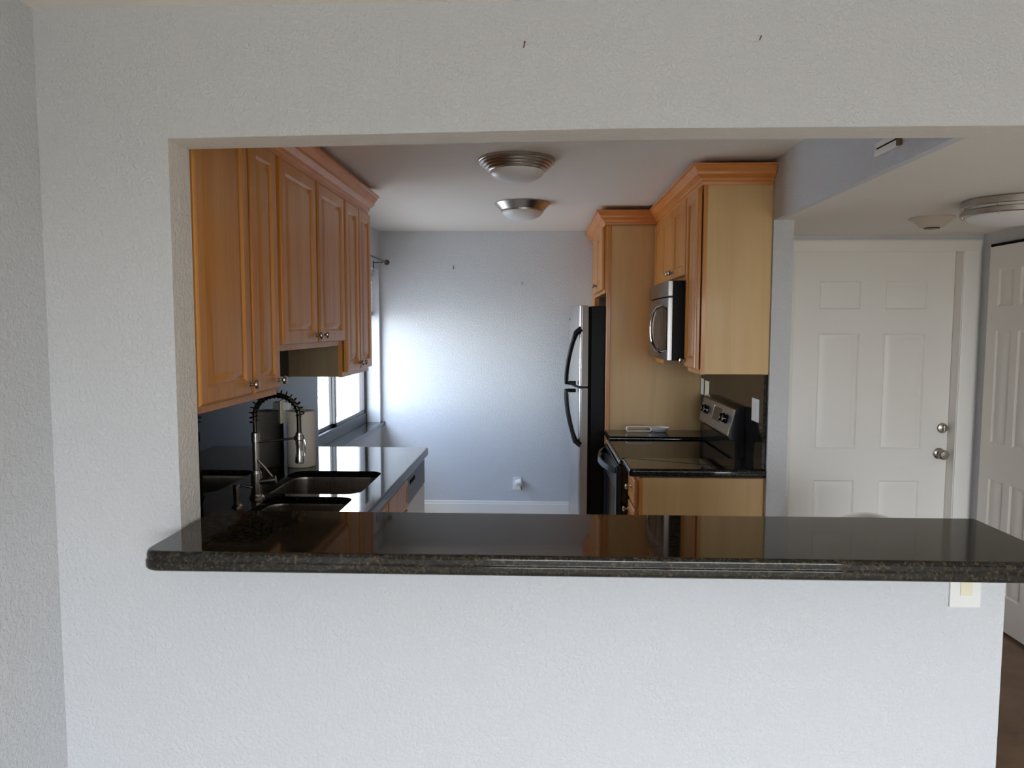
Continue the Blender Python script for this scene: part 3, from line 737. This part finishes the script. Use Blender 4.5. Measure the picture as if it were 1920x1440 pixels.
tb = thing('trash_bin', 'shiny domed metal lid just showing above the back edge of the bar', 'trash bin', (1.44, 3.2, 0))
obj('bin_body', MB().lathe([(.145, 0), (.15, .01), (.15, .72), (.146, .725)], (1.44, 3.2, 0), n=40), M['steel'], tb)
obj('lid', MB().lathe([(.155, .726), (.157, .740), (.15, .757), (.125, .784), (.08, .808), (.03, .820), (.001, .822)], (1.44, 3.2, 0), n=40), M['chrome'], tb)

# ------------------------------------------------------------------ outside the kitchen window
struct('ground_outside', MB().box(-10, -2.4, 8.5, 22, -.12, -.05), M['concrete'])
tr = thing('garden_shrub', 'leafy shrub outside the kitchen window, washed out by daylight', 'shrub', (-3.75, 13.5, -.05))
lf = MB()
for i in range(420):
    a, b_ = random.uniform(0, 2 * PI), random.uniform(-1, 1)
    r0 = .75 * random.uniform(.4, 1); p = Vector((-3.85 + r0 * math.cos(a) * math.sqrt(1 - b_ * b_), 13.5 + r0 * math.sin(a) * math.sqrt(1 - b_ * b_), 1.25 + .95 * r0 / .75 * b_))
    d = Vector((random.uniform(-1, 1), random.uniform(-1, 1), random.uniform(-1, .4))).normalized() * .11; e = d.orthogonal().normalized() * .035
    vs = [lf.bm.verts.new(p + k) for k in (-d, e, d, -e)]; lf.bm.faces.new(vs)
obj('foliage', lf, M['leaf'], tr, smooth=0)
obj('stem', MB().tube([(-3.75, 13.5, -.05), (-3.8, 13.5, .7), (-3.85, 13.5, 1.4)], [.05, .04, .02], 8), M['bark'], tr)

# ------------------------------------------------------------------ living-room glass door, added unseen behind the camera as the daylight source
gd = struct_root('door_3', (1.18, RY - .05, 0), 'added sliding glass patio door, unseen behind the camera, letting daylight in', 'door')
for k, (x0, x1, dy) in enumerate(((GX0 + .002, 1.20, -.05), (1.16, GX1 - .002, -.09))):
    s = MB()
    for a, b, c_, d in ((x0, x1, .002, .06), (x0, x1, GZ - .06, GZ - .002), (x0, x0 + .05, .002, GZ - .002), (x1 - .05, x1, .002, GZ - .002)):
        s.box(a, b, RY + dy - .018, RY + dy + .018, c_, d, .003, 1)
    so = obj('sash', s, M['trim'], gd)
    obj('glass_pane', MB().box(x0 + .05, x1 - .05, RY + dy - .003, RY + dy + .003, .06, GZ - .06), M['pane'], so)

# ------------------------------------------------------------------ daylight
LOBE, S_SIDE, S_REAR = .45, 3.75, 6.3
wd = bpy.data.worlds.new('daylight'); scn.world = wd; wd.use_nodes = True
nt = wd.node_tree; bgn = nt.nodes['Background']
class _W: node_tree = nt
W = _W()
tc = N(W, 'ShaderNodeTexCoord'); sx_ = N(W, 'ShaderNodeSeparateXYZ'); L(W, tc.outputs['Generated'], sx_.inputs[0])
def wramp(src, lo, hi, stops):
    mr = N(W, 'ShaderNodeMapRange'); mr.inputs[1].default_value = lo; mr.inputs[2].default_value = hi
    L(W, src, mr.inputs[0]); return ramp(W, mr.outputs[0], stops)
# elevation: ground, horizon haze, sky; the sky on the window side is bluer, with sunlit brightness low to the south-west
SIDE = wramp(sx_.outputs[2], -1, 1, [(.0, (.34, .36, .40)), (.42, (.60, .62, .66)), (.5, (1.0, 1.02, 1.05)), (.60, (.78, .90, 1.12)), (1.0, (.50, .70, 1.15))])
REAR = wramp(sx_.outputs[2], -1, 1, [(.0, (.15, .14, .12)), (.485, (.20, .185, .16)), (.505, (1.0, 1.02, 1.07)), (.62, (1.10, 1.16, 1.30)), (1.0, (.9, 1.05, 1.3))])
fx_ = N(W, 'ShaderNodeMapRange'); fx_.inputs[1].default_value = -.45; fx_.inputs[2].default_value = -.33
L(W, sx_.outputs[0], fx_.inputs[0])
# bright lobe added low in the world, standing in for an unseen sunlit wall
az = N(W, 'ShaderNodeVectorMath', operation='DOT_PRODUCT'); L(W, tc.outputs['Generated'], az.inputs[0]); az.inputs[1].default_value = (-.72, -.69, 0)
azr = N(W, 'ShaderNodeMapRange', interpolation_type='SMOOTHSTEP'); azr.inputs[1].default_value = .62; azr.inputs[2].default_value = .95; L(W, az.outputs['Value'], azr.inputs[0])
el = wramp(sx_.outputs[2], -.5, .5, [(.24, (0, 0, 0)), (.42, (1, 1, 1)), (.62, (1, 1, 1)), (.84, (0, 0, 0))])
lob = N(W, 'ShaderNodeMath', operation='MULTIPLY'); L(W, azr.outputs[0], lob.inputs[0]); L(W, el.outputs['Color'], lob.inputs[1])
lbs = N(W, 'ShaderNodeMath', operation='MULTIPLY'); L(W, lob.outputs[0], lbs.inputs[0]); lbs.inputs[1].default_value = LOBE
adc = N(W, 'ShaderNodeMix', data_type='RGBA', blend_type='ADD'); adc.clamp_result = False; L(W, lbs.outputs[0], adc.inputs[0]); adc.clamp_factor = False
L(W, SIDE.outputs['Color'], adc.inputs[6]); adc.inputs[7].default_value = (1, .98, .96, 1)
mxn = N(W, 'ShaderNodeMix', data_type='RGBA'); L(W, fx_.outputs[0], mxn.inputs[0]); L(W, adc.outputs[2], mxn.inputs[6]); L(W, REAR.outputs['Color'], mxn.inputs[7])
L(W, mxn.outputs[2], bgn.inputs['Color'])
stn = N(W, 'ShaderNodeMix', data_type='FLOAT'); L(W, fx_.outputs[0], stn.inputs[0]); stn.inputs[2].default_value = S_SIDE; stn.inputs[3].default_value = S_REAR
L(W, stn.outputs[0], bgn.inputs['Strength'])
def portal(name, loc, rot, sx, sy):
    l = bpy.data.lights.new(name, 'AREA'); l.shape = 'RECTANGLE'; l.size = sx; l.size_y = sy; l.cycles.is_portal = True
    o = bpy.data.objects.new(name, l); COL.objects.link(o); o.location = loc; o.rotation_euler = rot
portal('daylight_portal_kitchen', (-1.60, (WY0 + WY1) / 2, (WZ0 + WZ1) / 2), (0, -PI / 2, 0), WZ1 - WZ0, WY1 - WY0)
portal('daylight_portal_living', ((GX0 + GX1) / 2, RY - .16, GZ / 2), (PI / 2, 0, 0), GX1 - GX0, GZ)

# ------------------------------------------------------------------ camera
F = 1380.0
pitch, yaw, roll = math.radians(4.47), math.radians(2.1), math.radians(.1)
fw = Vector((-math.sin(yaw) * math.cos(pitch), math.cos(yaw) * math.cos(pitch), -math.sin(pitch)))
rt = Vector((math.cos(yaw), math.sin(yaw), 0)); up = rt.cross(fw)
r2 = rt * math.cos(roll) + up * math.sin(roll); u2 = up * math.cos(roll) - rt * math.sin(roll)
cam = bpy.data.cameras.new('camera'); co = bpy.data.objects.new('camera', cam); COL.objects.link(co)
cam.sensor_width = 36; cam.lens = F / 1920 * 36; cam.clip_start = .05
mt = Matrix((r2, u2, -fw)).transposed().to_4x4(); mt.translation = Vector((0, 0, 1.63)); co.matrix_world = mt
scn.camera = co

# ------------------------------------------------------------------ look
vs = scn.view_settings
scn.display_settings.display_device = 'sRGB'
vs.view_transform = 'Standard'; vs.look = 'None'; vs.gamma = 1; vs.use_curve_mapping = False; vs.exposure = 1.17
cy = scn.cycles
cy.use_denoising = True; cy.denoiser = 'OPENIMAGEDENOISE'; cy.max_bounces = 12; cy.diffuse_bounces = 8; cy.glossy_bounces = 6; cy.transparent_max_bounces = 12
cy.caustics_reflective = False; cy.caustics_refractive = False; cy.sample_clamp_indirect = 6
